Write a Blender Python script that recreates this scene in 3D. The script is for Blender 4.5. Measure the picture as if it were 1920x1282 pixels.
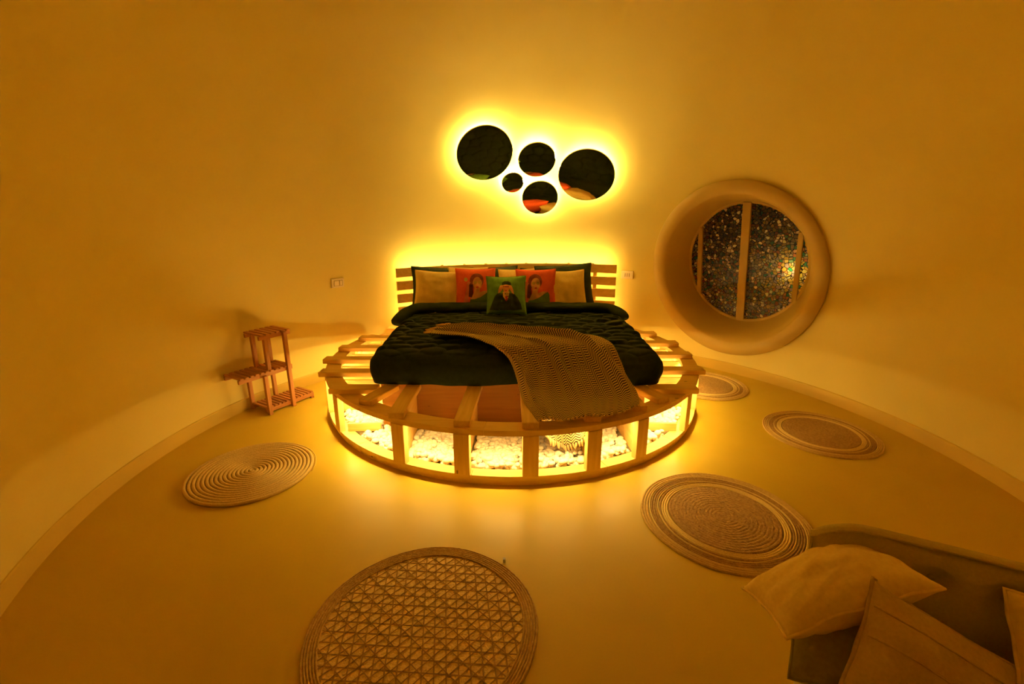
import bpy, bmesh, math, random
from mathutils import Vector, Matrix, noise

for o in list(bpy.data.objects): bpy.data.objects.remove(o)
scene = bpy.context.scene
C = scene.collection
pi = math.pi
random.seed(7)

# ---------------------------------------------------------------- camera, world, exposure
cam_data = bpy.data.cameras.new('camera')
cam_data.sensor_width = 36.0
cam_data.lens = 871.0 / 1920.0 * 36.0
cam_data.clip_start = 0.02
cam = bpy.data.objects.new('camera', cam_data)
cam.location = (0, 0, 1.6)
cam.rotation_euler = (math.radians(90 - 15.8), 0, 0)
C.objects.link(cam)
scene.camera = cam

world = bpy.data.worlds.new('night')
scene.world = world
world.use_nodes = True
world.node_tree.nodes['Background'].inputs[0].default_value = (0.0003, 0.0003, 0.0005, 1)
world.node_tree.nodes['Background'].inputs[1].default_value = 1.0

scene.view_settings.view_transform = 'Standard'
scene.view_settings.look = 'None'
scene.view_settings.exposure = 0.34
scene.view_settings.gamma = 1.0
scene.view_settings.use_curve_mapping = False
try:
    scene.cycles.use_denoising = True
    scene.cycles.max_bounces = 14
    scene.cycles.diffuse_bounces = 10
    scene.cycles.sample_clamp_indirect = 12.0
except Exception:
    pass

LED = (1.0, 0.675, 0.20)
P_RING, P_SIDE, P_HEAD, P_DISC = 168.0, 190.0, 112.0, 225.0      # emission strengths of the four sets of LED tape
P_LAMP = 0.62                                   # lamp outside the window, watts

# ---------------------------------------------------------------- helpers
def tag(o, label=None, cat=None, group=None, kind=None):
    if label: o['label'] = label
    if cat: o['category'] = cat
    if group: o['group'] = group
    if kind: o['kind'] = kind
    return o

def link(name, me, mat=None, parent=None, smooth=False):
    if mat is not None:
        me.materials.clear(); me.materials.append(mat)
    if smooth:
        me.polygons.foreach_set('use_smooth', [True] * len(me.polygons))
    o = bpy.data.objects.new(name, me)
    C.objects.link(o)
    if parent is not None: o.parent = parent
    return o

def mesh(name, verts, faces, mat=None, parent=None, smooth=False, uvs=None):
    me = bpy.data.meshes.new(name)
    me.from_pydata([tuple(v) for v in verts], [], faces)
    if uvs is not None:
        l = me.uv_layers.new(name='UVMap')
        for lp in me.loops: l.data[lp.index].uv = uvs[lp.vertex_index]
    me.update()
    return link(name, me, mat, parent, smooth)

def empty(name, loc=(0, 0, 0), rotz=0.0):
    o = bpy.data.objects.new(name, None)
    o.location = loc; o.rotation_euler = (0, 0, rotz); o.empty_display_size = 0.1
    C.objects.link(o)
    return o

def thing(name, label, cat, loc=(0, 0, 0), rotz=0.0, group=None):
    return tag(empty(name, loc, rotz), label, cat, group)

def box_data(name, sx, sy, sz, bev=0.0):
    bm = bmesh.new()
    bmesh.ops.create_cube(bm, size=1.0)
    bmesh.ops.scale(bm, vec=(sx, sy, sz), verts=bm.verts)
    if bev > 0:
        bmesh.ops.bevel(bm, geom=list(bm.edges), offset=bev, segments=1, affect='EDGES')
    me = bpy.data.meshes.new(name); bm.to_mesh(me); bm.free()
    return me

def box(name, c, s, mat, parent=None, bev=0.003, rotz=0.0):
    o = link(name, box_data(name, *s, bev=bev), mat, parent)
    o.matrix_local = Matrix.Translation(c) @ Matrix.Rotation(rotz, 4, 'Z')
    return o

def board(name, p0, p1, width, thick, mat, parent=None, bev=0.003, up=(0, 0, 1)):
    """a plank whose own x axis runs from p0 to p1, width on its y axis, thickness on its z axis"""
    p0, p1 = Vector(p0), Vector(p1)
    d = p1 - p0; L = d.length; x = d.normalized()
    y = Vector(up).cross(x)
    if y.length < 1e-5: y = Vector((0, 1, 0))
    y.normalize(); z = x.cross(y)
    o = link(name, box_data(name, L, width, thick, bev), mat, parent)
    m = Matrix((x, y, z)).transposed().to_4x4(); m.translation = (p0 + p1) / 2
    o.matrix_local = m
    return o

def lathe_data(name, prof, n=64, closed=False, sx=1.0, sy=1.0):
    """prof: list of (r, z); revolve about z"""
    verts, faces = [], []
    m = len(prof)
    for i in range(n):
        a = 2 * pi * i / n
        for r, z in prof: verts.append((sx * r * math.cos(a), sy * r * math.sin(a), z))
    rng = m if closed else m - 1
    for i in range(n):
        j = (i + 1) % n
        for k in range(rng):
            k2 = (k + 1) % m
            faces.append((i * m + k, j * m + k, j * m + k2, i * m + k2))
    me = bpy.data.meshes.new(name); me.from_pydata(verts, [], faces)
    bm = bmesh.new(); bm.from_mesh(me)
    bmesh.ops.remove_doubles(bm, verts=bm.verts, dist=1e-6)
    bmesh.ops.recalc_face_normals(bm, faces=bm.faces)
    bm.to_mesh(me); bm.free()
    return me

def tube_data(name, pts, rad, n=8, close=False, caps=True):
    """tube along points; rad number or list"""
    verts, faces = [], []
    m = len(pts); pts = [Vector(p) for p in pts]
    prev = None
    for i, p in enumerate(pts):
        if close: t = pts[(i + 1) % m] - pts[i - 1]
        else: t = pts[min(i + 1, m - 1)] - pts[max(i - 1, 0)]
        t.normalize()
        if prev is None:
            a = Vector((0, 0, 1)) if abs(t.z) < 0.9 else Vector((1, 0, 0))
            nrm = (a - t * a.dot(t)).normalized()
        else:
            nrm = (prev - t * prev.dot(t)).normalized()
        prev = nrm; b = t.cross(nrm)
        r = rad[i] if isinstance(rad, (list, tuple)) else rad
        for k in range(n):
            an = 2 * pi * k / n
            verts.append(p + r * (math.cos(an) * nrm + math.sin(an) * b))
    for i in range(m if close else m - 1):
        j = (i + 1) % m
        for k in range(n):
            k2 = (k + 1) % n
            faces.append((i * n + k, i * n + k2, j * n + k2, j * n + k))
    if caps and not close:
        faces.append(tuple(range(n))[::-1]); faces.append(tuple(range((m - 1) * n, m * n)))
    me = bpy.data.meshes.new(name); me.from_pydata([tuple(v) for v in verts], [], faces); me.update()
    return me

def sector_data(name, r0, r1, z0, z1, a0, a1, step=2.0):
    """ring segment of the round bed; angles in degrees measured from the front (-y) towards +x"""
    n = max(2, int(abs(a1 - a0) / step)); verts, faces = [], []
    for i in range(n + 1):
        a = math.radians(a0 + (a1 - a0) * i / n); s, c = math.sin(a), -math.cos(a)
        for r, z in ((r0, z0), (r1, z0), (r1, z1), (r0, z1)): verts.append((r * s, r * c, z))
    for i in range(n):
        b = 4 * i
        for k in range(4):
            k2 = (k + 1) % 4
            faces.append((b + k, b + k2, b + 4 + k2, b + 4 + k))
    faces.append((3, 2, 1, 0)); e = 4 * n; faces.append((e, e + 1, e + 2, e + 3))
    me = bpy.data.meshes.new(name); me.from_pydata(verts, [], faces)
    bm = bmesh.new(); bm.from_mesh(me); bmesh.ops.recalc_face_normals(bm, faces=bm.faces); bm.to_mesh(me); bm.free()
    return me

# ---------------------------------------------------------------- materials
def new_mat(name):
    m = bpy.data.materials.new(name); m.use_nodes = True
    nt = m.node_tree; b = nt.nodes['Principled BSDF']
    return m, nt, b

def N(nt, typ, **kw):
    n = nt.nodes.new(typ)
    for k, v in kw.items(): setattr(n, k, v)
    return n

def ramp(nt, stops):
    r = N(nt, 'ShaderNodeValToRGB'); el = r.color_ramp.elements
    while len(el) > 1: el.remove(el[-1])
    el[0].position = stops[0][0]; el[0].color = (*stops[0][1], 1)
    for p, c in stops[1:]:
        e = el.new(p); e.color = (*c, 1)
    return r

def fabric(name, col, col2=None, scale=60, rough=0.85, bump=0.15, stretch=(1, 1, 1), detail=4, sheen=0.0, bscale=None):
    """two-tone noise material with fine relief, on object coordinates"""
    m, nt, b = new_mat(name)
    tc = N(nt, 'ShaderNodeTexCoord'); mp = N(nt, 'ShaderNodeMapping'); mp.inputs['Scale'].default_value = stretch
    nt.links.new(tc.outputs['Object'], mp.inputs[0])
    nz = N(nt, 'ShaderNodeTexNoise'); nz.inputs['Scale'].default_value = scale; nz.inputs['Detail'].default_value = detail
    nt.links.new(mp.outputs[0], nz.inputs[0])
    r = ramp(nt, [(0.3, col2 or tuple(c * 0.8 for c in col)), (0.7, col)])
    nt.links.new(nz.outputs[0], r.inputs[0]); nt.links.new(r.outputs[0], b.inputs['Base Color'])
    b.inputs['Roughness'].default_value = rough
    if sheen: b.inputs['Sheen Weight'].default_value = sheen
    nz2 = N(nt, 'ShaderNodeTexNoise'); nz2.inputs['Scale'].default_value = bscale or scale * 3; nz2.inputs['Detail'].default_value = 3
    nt.links.new(mp.outputs[0], nz2.inputs[0])
    bp = N(nt, 'ShaderNodeBump'); bp.inputs['Strength'].default_value = bump; bp.inputs['Distance'].default_value = 0.01
    nt.links.new(nz2.outputs[0], bp.inputs['Height']); nt.links.new(bp.outputs[0], b.inputs['Normal'])
    return m

def wood(name, c1, c2, rough=0.55):
    m, nt, b = new_mat(name)
    tc = N(nt, 'ShaderNodeTexCoord'); oi = N(nt, 'ShaderNodeObjectInfo')
    add = N(nt, 'ShaderNodeVectorMath', operation='ADD'); sc = N(nt, 'ShaderNodeVectorMath', operation='SCALE')
    cb = N(nt, 'ShaderNodeCombineXYZ'); nt.links.new(oi.outputs['Random'], cb.inputs[0]); nt.links.new(oi.outputs['Random'], cb.inputs[1])
    nt.links.new(cb.outputs[0], sc.inputs[0]); sc.inputs['Scale'].default_value = 9.0
    nt.links.new(tc.outputs['Object'], add.inputs[0]); nt.links.new(sc.outputs[0], add.inputs[1])
    mp = N(nt, 'ShaderNodeMapping'); mp.inputs['Scale'].default_value = (1.6, 22, 22)
    nt.links.new(add.outputs[0], mp.inputs[0])
    nz = N(nt, 'ShaderNodeTexNoise'); nz.inputs['Scale'].default_value = 2.2; nz.inputs['Detail'].default_value = 6; nz.inputs['Distortion'].default_value = 0.6
    nt.links.new(mp.outputs[0], nz.inputs[0])
    r = ramp(nt, [(0.3, c2), (0.65, c1)])
    nt.links.new(nz.outputs[0], r.inputs[0])
    # knots
    vo = N(nt, 'ShaderNodeTexVoronoi'); vo.inputs['Scale'].default_value = 3.2
    mp2 = N(nt, 'ShaderNodeMapping'); mp2.inputs['Scale'].default_value = (1.0, 2.4, 2.4)
    nt.links.new(add.outputs[0], mp2.inputs[0]); nt.links.new(mp2.outputs[0], vo.inputs[0])
    kr = ramp(nt, [(0.03, (1, 1, 1)), (0.055, (0, 0, 0))])
    nt.links.new(vo.outputs['Distance'], kr.inputs[0])
    mx = N(nt, 'ShaderNodeMix', data_type='RGBA'); nt.links.new(kr.outputs[0], mx.inputs['Factor'])
    nt.links.new(r.outputs[0], mx.inputs['A']); mx.inputs['B'].default_value = (*(c * 0.35 for c in c2), 1)
    nt.links.new(mx.outputs['Result'], b.inputs['Base Color'])
    b.inputs['Roughness'].default_value = rough; b.inputs['Specular IOR Level'].default_value = 0.25
    bp = N(nt, 'ShaderNodeBump'); bp.inputs['Strength'].default_value = 0.08; bp.inputs['Distance'].default_value = 0.005
    nt.links.new(nz.outputs[0], bp.inputs['Height']); nt.links.new(bp.outputs[0], b.inputs['Normal'])
    return m

def plain(name, col, rough=0.6, metal=0.0, coat=0.0):
    m, nt, b = new_mat(name)
    b.inputs['Base Color'].default_value = (*col, 1); b.inputs['Roughness'].default_value = rough
    b.inputs['Metallic'].default_value = metal; b.inputs['Coat Weight'].default_value = coat
    return m

def glow(name, strength):
    m = bpy.data.materials.new(name); m.use_nodes = True; nt = m.node_tree
    nt.nodes.remove(nt.nodes['Principled BSDF'])
    e = N(nt, 'ShaderNodeEmission'); e.inputs[0].default_value = (*LED, 1); e.inputs[1].default_value = strength
    nt.links.new(e.outputs[0], nt.nodes['Material Output'].inputs[0])
    return m

def plaster(name, col, col2, rough, bump, bscale, coat=0.0):
    m, nt, b = new_mat(name)
    tc = N(nt, 'ShaderNodeTexCoord')
    nz = N(nt, 'ShaderNodeTexNoise'); nz.inputs['Scale'].default_value = 1.6; nz.inputs['Detail'].default_value = 5
    nt.links.new(tc.outputs['Object'], nz.inputs[0])
    r = ramp(nt, [(0.35, col2), (0.65, col)]); nt.links.new(nz.outputs[0], r.inputs[0]); nt.links.new(r.outputs[0], b.inputs['Base Color'])
    nz2 = N(nt, 'ShaderNodeTexNoise'); nz2.inputs['Scale'].default_value = bscale; nz2.inputs['Detail'].default_value = 6; nz2.inputs['Distortion'].default_value = 0.8
    nt.links.new(tc.outputs['Object'], nz2.inputs[0])
    bp = N(nt, 'ShaderNodeBump'); bp.inputs['Strength'].default_value = bump; bp.inputs['Distance'].default_value = 0.03
    nt.links.new(nz2.outputs[0], bp.inputs['Height']); nt.links.new(bp.outputs[0], b.inputs['Normal'])
    b.inputs['Roughness'].default_value = rough; b.inputs['Coat Weight'].default_value = coat
    rr = ramp(nt, [(0.3, (rough * 0.85,) * 3), (0.7, (min(1, rough * 1.2),) * 3)])
    nt.links.new(nz2.outputs[0], rr.inputs[0]); nt.links.new(rr.outputs[0], b.inputs['Roughness'])
    return m

M = {}
M['wall'] = plaster('cream_plaster', (0.69, 0.570, 0.150), (0.66, 0.545, 0.140), 0.75, 0.10, 3.5)
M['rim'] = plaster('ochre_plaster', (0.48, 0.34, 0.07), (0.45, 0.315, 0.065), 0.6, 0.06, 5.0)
M['floor'] = plaster('polished_cement', (0.57, 0.41, 0.034), (0.535, 0.385, 0.030), 0.42, 0.03, 2.6, 0.0)
M['floor'].node_tree.nodes['Principled BSDF'].inputs['Specular IOR Level'].default_value = 0.22
M['skirt'] = plaster('cement_skirting', (0.60, 0.43, 0.07), (0.56, 0.40, 0.065), 0.5, 0.04, 6.0)
M['pine'] = wood('pale_pine', (0.84, 0.60, 0.21), (0.74, 0.50, 0.15))
M['ply'] = wood('brown_plywood', (0.34, 0.150, 0.012), (0.29, 0.125, 0.009))
M['teak'] = wood('reddish_wood', (0.52, 0.25, 0.08), (0.40, 0.17, 0.05))
M['pebble'] = fabric('white_stone', (0.92, 0.91, 0.87), (0.86, 0.84, 0.78), 20, 0.6, 0.05)
M['gravel'] = fabric('gap_shade_gravel', (0.34, 0.29, 0.18), (0.20, 0.16, 0.09), 90, 0.8, 0.5)  # darkened to paint shade into the gaps between the pebbles
M['led_ring'] = glow('warm_led_under_ring', P_RING)
M['led_side'] = glow('warm_led_beside_box', P_SIDE)
M['led_head'] = glow('warm_led_behind_headboard', P_HEAD)
M['led_disc'] = glow('warm_led_behind_disc', P_DISC)
M['mirror'] = plain('tinted_mirror', (0.80, 0.74, 0.66), 0.03, 1.0)
M['bronze'] = plain('dark_metal', (0.05, 0.04, 0.03), 0.4, 0.8)
M['plastic'] = plain('cream_plastic', (0.74, 0.64, 0.42), 0.35)
M['slot'] = plain('dark_slot', (0.08, 0.06, 0.04), 0.6)
M['plate_shadow'] = plain('shaded_plastic', (0.36, 0.29, 0.13), 0.6)  # darker tone that paints the shadow lines of the switch
M['duvet'] = fabric('dark_green_satin', (0.019, 0.031, 0.009), (0.013, 0.022, 0.006), 30, 0.80, 0.06, sheen=0.0)
M['duvet'].node_tree.nodes['Principled BSDF'].inputs['Specular IOR Level'].default_value = 0.12
M['darkpillow'] = fabric('dark_green_cotton', (0.012, 0.030, 0.015), (0.009, 0.022, 0.011), 40, 0.75, 0.1)
M['cream'] = fabric('cream_cotton', (0.88, 0.72, 0.34), (0.80, 0.64, 0.29), 90, 0.9, 0.12)
M['coral'] = fabric('coral_cotton', (0.86, 0.14, 0.09), (0.78, 0.12, 0.07), 90, 0.85, 0.1)
M['leaf'] = fabric('green_cotton', (0.16, 0.38, 0.08), (0.12, 0.30, 0.06), 30, 0.85, 0.1)
M['mattress'] = fabric('white_ticking', (0.7, 0.68, 0.6), None, 60, 0.9, 0.1)
M['sand'] = fabric('sand_linen', (0.62, 0.47, 0.24), (0.54, 0.40, 0.20), 120, 0.95, 0.2)
M['olive'] = fabric('olive_cotton', (0.36, 0.33, 0.08), (0.30, 0.275, 0.065), 90, 0.95, 0.15)
M['sofa'] = fabric('sage_grey_upholstery', (0.50, 0.42, 0.12), (0.43, 0.36, 0.10), 160, 0.95, 0.2)
M['jute'] = fabric('brown_jute', (0.47, 0.30, 0.085), (0.31, 0.18, 0.05), 70, 0.95, 0.7, bscale=120)
M['jutelight'] = fabric('pale_jute', (0.62, 0.43, 0.12), (0.50, 0.33, 0.09), 70, 0.95, 0.6, bscale=120)
M['jutemid'] = fabric('mottled_jute', (0.60, 0.41, 0.12), (0.44, 0.28, 0.07), 60, 0.95, 0.6, bscale=120)
M['lattice_ground'] = fabric('straw_ground', (0.82, 0.62, 0.22), (0.68, 0.48, 0.15), 60, 0.95, 0.5, bscale=120)
M['cotton'] = fabric('cream_braid', (0.78, 0.60, 0.19), (0.68, 0.51, 0.16), 90, 0.95, 0.5, bscale=130)
M['rope'] = fabric('pale_rope', (0.64, 0.47, 0.14), (0.54, 0.38, 0.11), 90, 0.95, 0.5, bscale=150)
M['strand'] = fabric('dark_jute_strand', (0.46, 0.29, 0.08), (0.36, 0.21, 0.05), 80, 0.95, 0.5)
M['fringe'] = fabric('cream_yarn', (0.70, 0.52, 0.27), (0.55, 0.36, 0.15), 200, 0.95, 0.2)
for k, c in dict(ink_skin=(0.72, 0.36, 0.20), ink_hair=(0.16, 0.03, 0.03), ink_scarf=(0.30, 0.07, 0.08), ink_lip=(0.50, 0.04, 0.03), ink_glass=(0.52, 0.36, 0.10),
                 ink_green=(0.13, 0.24, 0.05), ink_suit=(0.030, 0.055, 0.025), ink_shirt=(0.70, 0.50, 0.25), ink_tie=(0.40, 0.04, 0.05), ink_pale=(0.62, 0.55, 0.25), ink_pink=(0.72, 0.20, 0.16)).items():
    M[k] = plain(k, c, 0.85)

def herringbone():
    m, nt, b = new_mat('herringbone_weave')
    uv = N(nt, 'ShaderNodeUVMap'); sx = N(nt, 'ShaderNodeSeparateXYZ'); nt.links.new(uv.outputs[0], sx.inputs[0])
    def math_(op, a, bb=None):
        n = N(nt, 'ShaderNodeMath', operation=op)
        for i, v in enumerate((a, bb)):
            if v is None: continue
            if isinstance(v, (int, float)): n.inputs[i].default_value = v
            else: nt.links.new(v, n.inputs[i])
        return n.outputs[0]
    tri = math_('PINGPONG', math_('MULTIPLY', sx.outputs[0], 1 / 0.026), 1.0)      # zig every 2.6 cm
    v = math_('ADD', math_('MULTIPLY', sx.outputs[1], 1 / 0.019), math_('MULTIPLY', tri, 1.35))
    band = math_('PINGPONG', v, 0.5)
    r = ramp(nt, [(0.42, (0.050, 0.028, 0.012)), (0.58, (0.70, 0.56, 0.24))])
    nt.links.new(math_('MULTIPLY', band, 2.0), r.inputs[0])
    nt.links.new(r.outputs[0], b.inputs['Base Color']); b.inputs['Roughness'].default_value = 0.95
    bp = N(nt, 'ShaderNodeBump'); bp.inputs['Strength'].default_value = 0.4; bp.inputs['Distance'].default_value = 0.004
    nt.links.new(band, bp.inputs['Height']); nt.links.new(bp.outputs[0], b.inputs['Normal'])
    return m
M['herringbone'] = herringbone()

def mosaic():
    m, nt, b = new_mat('stained_mosaic_glass')
    tc = N(nt, 'ShaderNodeTexCoord')
    v = N(nt, 'ShaderNodeTexVoronoi'); v.inputs['Scale'].default_value = 34; nt.links.new(tc.outputs['Object'], v.inputs[0])
    e = N(nt, 'ShaderNodeTexVoronoi', feature='DISTANCE_TO_EDGE'); e.inputs['Scale'].default_value = 34; nt.links.new(tc.outputs['Object'], e.inputs[0])
    s = N(nt, 'ShaderNodeSeparateColor'); nt.links.new(v.outputs['Color'], s.inputs[0])
    hue = ramp(nt, [(0.0, (0.85, 0.50, 0.06)), (0.26, (0.78, 0.66, 0.34)), (0.42, (0.62, 0.40, 0.14)), (0.58, (0.75, 0.20, 0.05)), (0.68, (0.02, 0.34, 0.16)), (0.80, (0.50, 0.36, 0.30)), (0.90, (0.86, 0.62, 0.08))])
    hue.color_ramp.interpolation = 'CONSTANT'; nt.links.new(s.outputs[0], hue.inputs[0])
    lead = ramp(nt, [(0.05, (0, 0, 0)), (0.09, (1, 1, 1))]); nt.links.new(e.outputs['Distance'], lead.inputs[0])
    mul = N(nt, 'ShaderNodeMix', data_type='RGBA', blend_type='MULTIPLY'); mul.inputs['Factor'].default_value = 1
    nt.links.new(hue.outputs[0], mul.inputs['A']); nt.links.new(lead.outputs[0], mul.inputs['B'])
    tr = N(nt, 'ShaderNodeBsdfTranslucent'); nt.links.new(mul.outputs['Result'], tr.inputs[0])
    # only some chips have a pale milky face; the others are clear and look dark from inside
    face = ramp(nt, [(0.0, (0.020, 0.009, 0.004)), (0.50, (0.06, 0.030, 0.014)), (0.68, (0.15, 0.10, 0.05)), (0.82, (0.55, 0.48, 0.40))])
    face.color_ramp.interpolation = 'CONSTANT'; nt.links.new(s.outputs[1], face.inputs[0])
    mul2 = N(nt, 'ShaderNodeMix', data_type='RGBA', blend_type='MULTIPLY'); mul2.inputs['Factor'].default_value = 1
    lead2 = ramp(nt, [(0.05, (0, 0, 0)), (0.14, (1, 1, 1))]); nt.links.new(e.outputs['Distance'], lead2.inputs[0])
    nt.links.new(face.outputs[0], mul2.inputs['A']); nt.links.new(lead2.outputs[0], mul2.inputs['B'])
    nt.links.new(mul2.outputs['Result'], b.inputs['Base Color']); b.inputs['Roughness'].default_value = 0.35
    bp = N(nt, 'ShaderNodeBump'); bp.inputs['Strength'].default_value = 0.5; bp.inputs['Distance'].default_value = 0.004
    nt.links.new(s.outputs[2], bp.inputs['Height']); nt.links.new(bp.outputs[0], b.inputs['Normal'])
    ad = N(nt, 'ShaderNodeAddShader'); nt.links.new(b.outputs[0], ad.inputs[0]); nt.links.new(tr.outputs[0], ad.inputs[1])
    nt.links.new(ad.outputs[0], nt.nodes['Material Output'].inputs[0])
    return m
M['mosaic'] = mosaic()

# ---------------------------------------------------------------- the dome room
CX, CY, R0, ZS, RB = 0.29, 2.69, 2.665, 0.5, 3.1
def prof(z):
    d = min(max(z - ZS, 0), RB - 1e-4)
    return max(0.0, math.sqrt(RB * RB - d * d) - RB + R0)
Z_TOP = ZS + math.sqrt(RB * RB - (RB - R0) ** 2)
def wall_frame(px, py, pz):
    """outward normal, horizontal tangent and rising tangent of the dome at a point"""
    rx, ry = px - CX, py - CY; h = math.hypot(rx, ry); rx /= h; ry /= h
    al = math.asin(max(0, pz - ZS) / RB)
    n = Vector((rx * math.cos(al), ry * math.cos(al), math.sin(al)))
    t1 = Vector((ry, -rx, 0)); t2 = n.cross(t1)
    if t2.z < 0: t2 = -t2
    return n, t1, t2

W_C = Vector((2.160, 4.500, 1.055)); W_N, W_T1, W_T2 = wall_frame(*W_C)
DX0, DX1, DZ = -0.80, 0.90, 2.15                                  # doorway the camera stands in
def build_dome():
    na = 360; rows = []
    for i in range(11): rows.append(i * ZS / 10)
    amax = math.asin((Z_TOP - ZS) / RB)
    for i in range(1, 71): rows.append(ZS + RB * math.sin(amax * i / 70))
    verts, faces = [], []
    for z in rows[:-1]:
        r = prof(z)
        for k in range(na):
            a = 2 * pi * k / na; verts.append((CX + r * math.cos(a), CY + r * math.sin(a), z))
    verts.append((CX, CY, Z_TOP)); top = len(verts) - 1
    def cut(f):
        c = Vector((0, 0, 0))
        for i in f: c += Vector(verts[i])
        c /= len(f)
        if c.y < 1.1 and DX0 < c.x < DX1 and c.z < DZ: return True
        d = c - W_C; u, w, h = d.dot(W_T1) / 0.72, d.dot(W_T2) / 0.76, d.dot(W_N)
        return abs(h) < 0.6 and u * u + w * w < 1
    n = len(rows) - 1
    for i in range(n - 1):
        for k in range(na):
            k2 = (k + 1) % na; f = (i * na + k, (i + 1) * na + k, (i + 1) * na + k2, i * na + k2)
            if not cut(f): faces.append(f)
    for k in range(na): faces.append(((n - 1) * na + k, top, (n - 1) * na + (k + 1) % na))
    o = mesh('wall_dome', verts, faces, M['wall'], smooth=True)
    tag(o, 'cream plastered dome wall curving over the round room', None, kind='structure')
build_dome()

# doorway reveal and passage behind the camera
def build_passage():
    def ydome(x, z):
        r = prof(z); dx = x - CX
        return CY - math.sqrt(max(r * r - dx * dx, 0)) + 0.03
    zs = [i * DZ / 14 for i in range(15)]; yb = -1.6
    for nm, x in (('wall_passage_left', DX0), ('wall_passage_right', DX1)):
        v, f = [], []
        for z in zs: v.append((x, yb, z)); v.append((x, ydome(x, z), z))
        for i in range(14): f.append((2 * i, 2 * i + 1, 2 * i + 3, 2 * i + 2))
        tag(mesh(nm, v, f, M['wall']), 'plain plastered wall of the entrance passage', None, kind='structure')
    v, f = [], []
    for i in range(13):
        x = DX0 + (DX1 - DX0) * i / 12; v.append((x, yb, DZ)); v.append((x, ydome(x, DZ), DZ))
    for i in range(12): f.append((2 * i, 2 * i + 1, 2 * i + 3, 2 * i + 2))
    tag(mesh('ceiling_passage', v, f, M['wall']), 'flat plastered ceiling of the entrance passage', None, kind='structure')
    tag(mesh('wall_passage_back', [(DX0, yb, 0), (DX1, yb, 0), (DX1, yb, DZ), (DX0, yb, DZ)], [(0, 1, 2, 3)], M['wall']),
        'plastered wall closing the entrance passage', None, kind='structure')
build_passage()

def build_floor():
    n = 128; r = R0 + 0.02
    v = [(CX, CY, 0)] + [(CX + r * math.cos(2 * pi * k / n), CY + r * math.sin(2 * pi * k / n), 0) for k in range(n)]
    f = [(0, 1 + k, 1 + (k + 1) % n) for k in range(n)]
    b = len(v); v += [(DX0, -1.6, -0.001), (DX1, -1.6, -0.001), (DX1, 0.6, -0.001), (DX0, 0.6, -0.001)]; f.append((b, b + 1, b + 2, b + 3))
    tag(mesh('floor', v, f, M['floor']), 'polished ochre cement floor of the round room', None, kind='structure')
build_floor()

def build_skirting():
    a0 = math.atan2(-2.55, DX1 - CX); a1 = math.atan2(-2.4, DX0 - CX) ; n = 240
    a1 = a1 + 2 * pi if a1 < a0 else a1
    # go the long way round, from the right jamb over the back to the left jamb
    st, en = a0 + 0.0, a0 + (2 * pi - (a0 - a1 if a0 > a1 else 2 * pi - (a1 - a0)))
    st = a0; en = math.atan2(-2.4, DX0 - CX) + 2 * pi
    v, f = [], []
    pr = [(R0 - 0.012, 0.0), (R0 - 0.012, 0.094), (R0 - 0.006, 0.100), (R0 + 0.01, 0.101)]
    for i in range(n + 1):
        a = st + (en - st) * i / n
        for r, z in pr: v.append((CX + r * math.cos(a), CY + r * math.sin(a), z))
    m = len(pr)
    for i in range(n):
        for k in range(m - 1): f.append((i * m + k, i * m + k + 1, (i + 1) * m + k + 1, (i + 1) * m + k))
    tag(mesh('baseboard_round', v, f, M['skirt'], smooth=False), 'low ochre cement skirting band around the foot of the dome wall', None, kind='structure')
build_skirting()

# ---------------------------------------------------------------- round window
def build_window():
    root = empty('window_1'); m = Matrix((W_T1, W_T2, -W_N)).transposed().to_4x4(); m.translation = W_C
    root.matrix_world = m                                              # local z looks into the room
    tag(root, 'round porthole window with stained mosaic glass in a thick ochre plaster ring', None, kind='structure')
    EL = 1.055
    rim = [(0.800, -0.30), (0.800, 0.135), (0.793, 0.145), (0.690, 0.128), (0.676, 0.112), (0.640, 0.02), (0.575, -0.20), (0.572, -0.26), (0.60, -0.30)]
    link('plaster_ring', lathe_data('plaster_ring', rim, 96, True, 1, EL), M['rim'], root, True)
    # frame and bars
    zp = -0.225
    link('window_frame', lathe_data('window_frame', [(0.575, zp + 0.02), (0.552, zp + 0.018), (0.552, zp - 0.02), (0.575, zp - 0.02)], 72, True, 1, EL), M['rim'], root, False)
    bars = [(-0.455, 0.046), (-0.012, 0.078), (0.468, 0.044)]
    for x, w in bars:
        h = EL * math.sqrt(0.562 ** 2 - x * x)
        board('mullion', (x, -h, zp + 0.012), (x, h, zp + 0.012), w, 0.03, M['rim'], root, up=(0, 0, 1))
    cuts = [-0.56] + [x for x, _ in bars] + [0.56]
    for a, b in zip(cuts[:-1], cuts[1:]):
        xs = [a + (b - a) * i / 16 for i in range(17)]
        ys = [EL * math.sqrt(max(0.56 ** 2 - x * x, 0)) for x in xs]
        v, f = [], []
        for x, y in zip(xs, ys): v += [(x, -y, zp - 0.003), (x, y, zp - 0.003)]
        for i in range(16): f.append((2 * i, 2 * i + 2, 2 * i + 3, 2 * i + 1))
        mesh('glass_pane', v, f, M['mosaic'], root)
    # night lamp outside, low behind the right of the glass
    ld = bpy.data.lights.new('garden_lamp', 'POINT'); ld.energy = P_LAMP; ld.color = (1.0, 0.74, 0.26); ld.shadow_soft_size = 0.05
    lo = bpy.data.objects.new('garden_lamp', ld); C.objects.link(lo)
    lo.location = W_C + W_T1 * 0.415 + W_T2 * -0.03 + W_N * 0.290
build_window()

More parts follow.
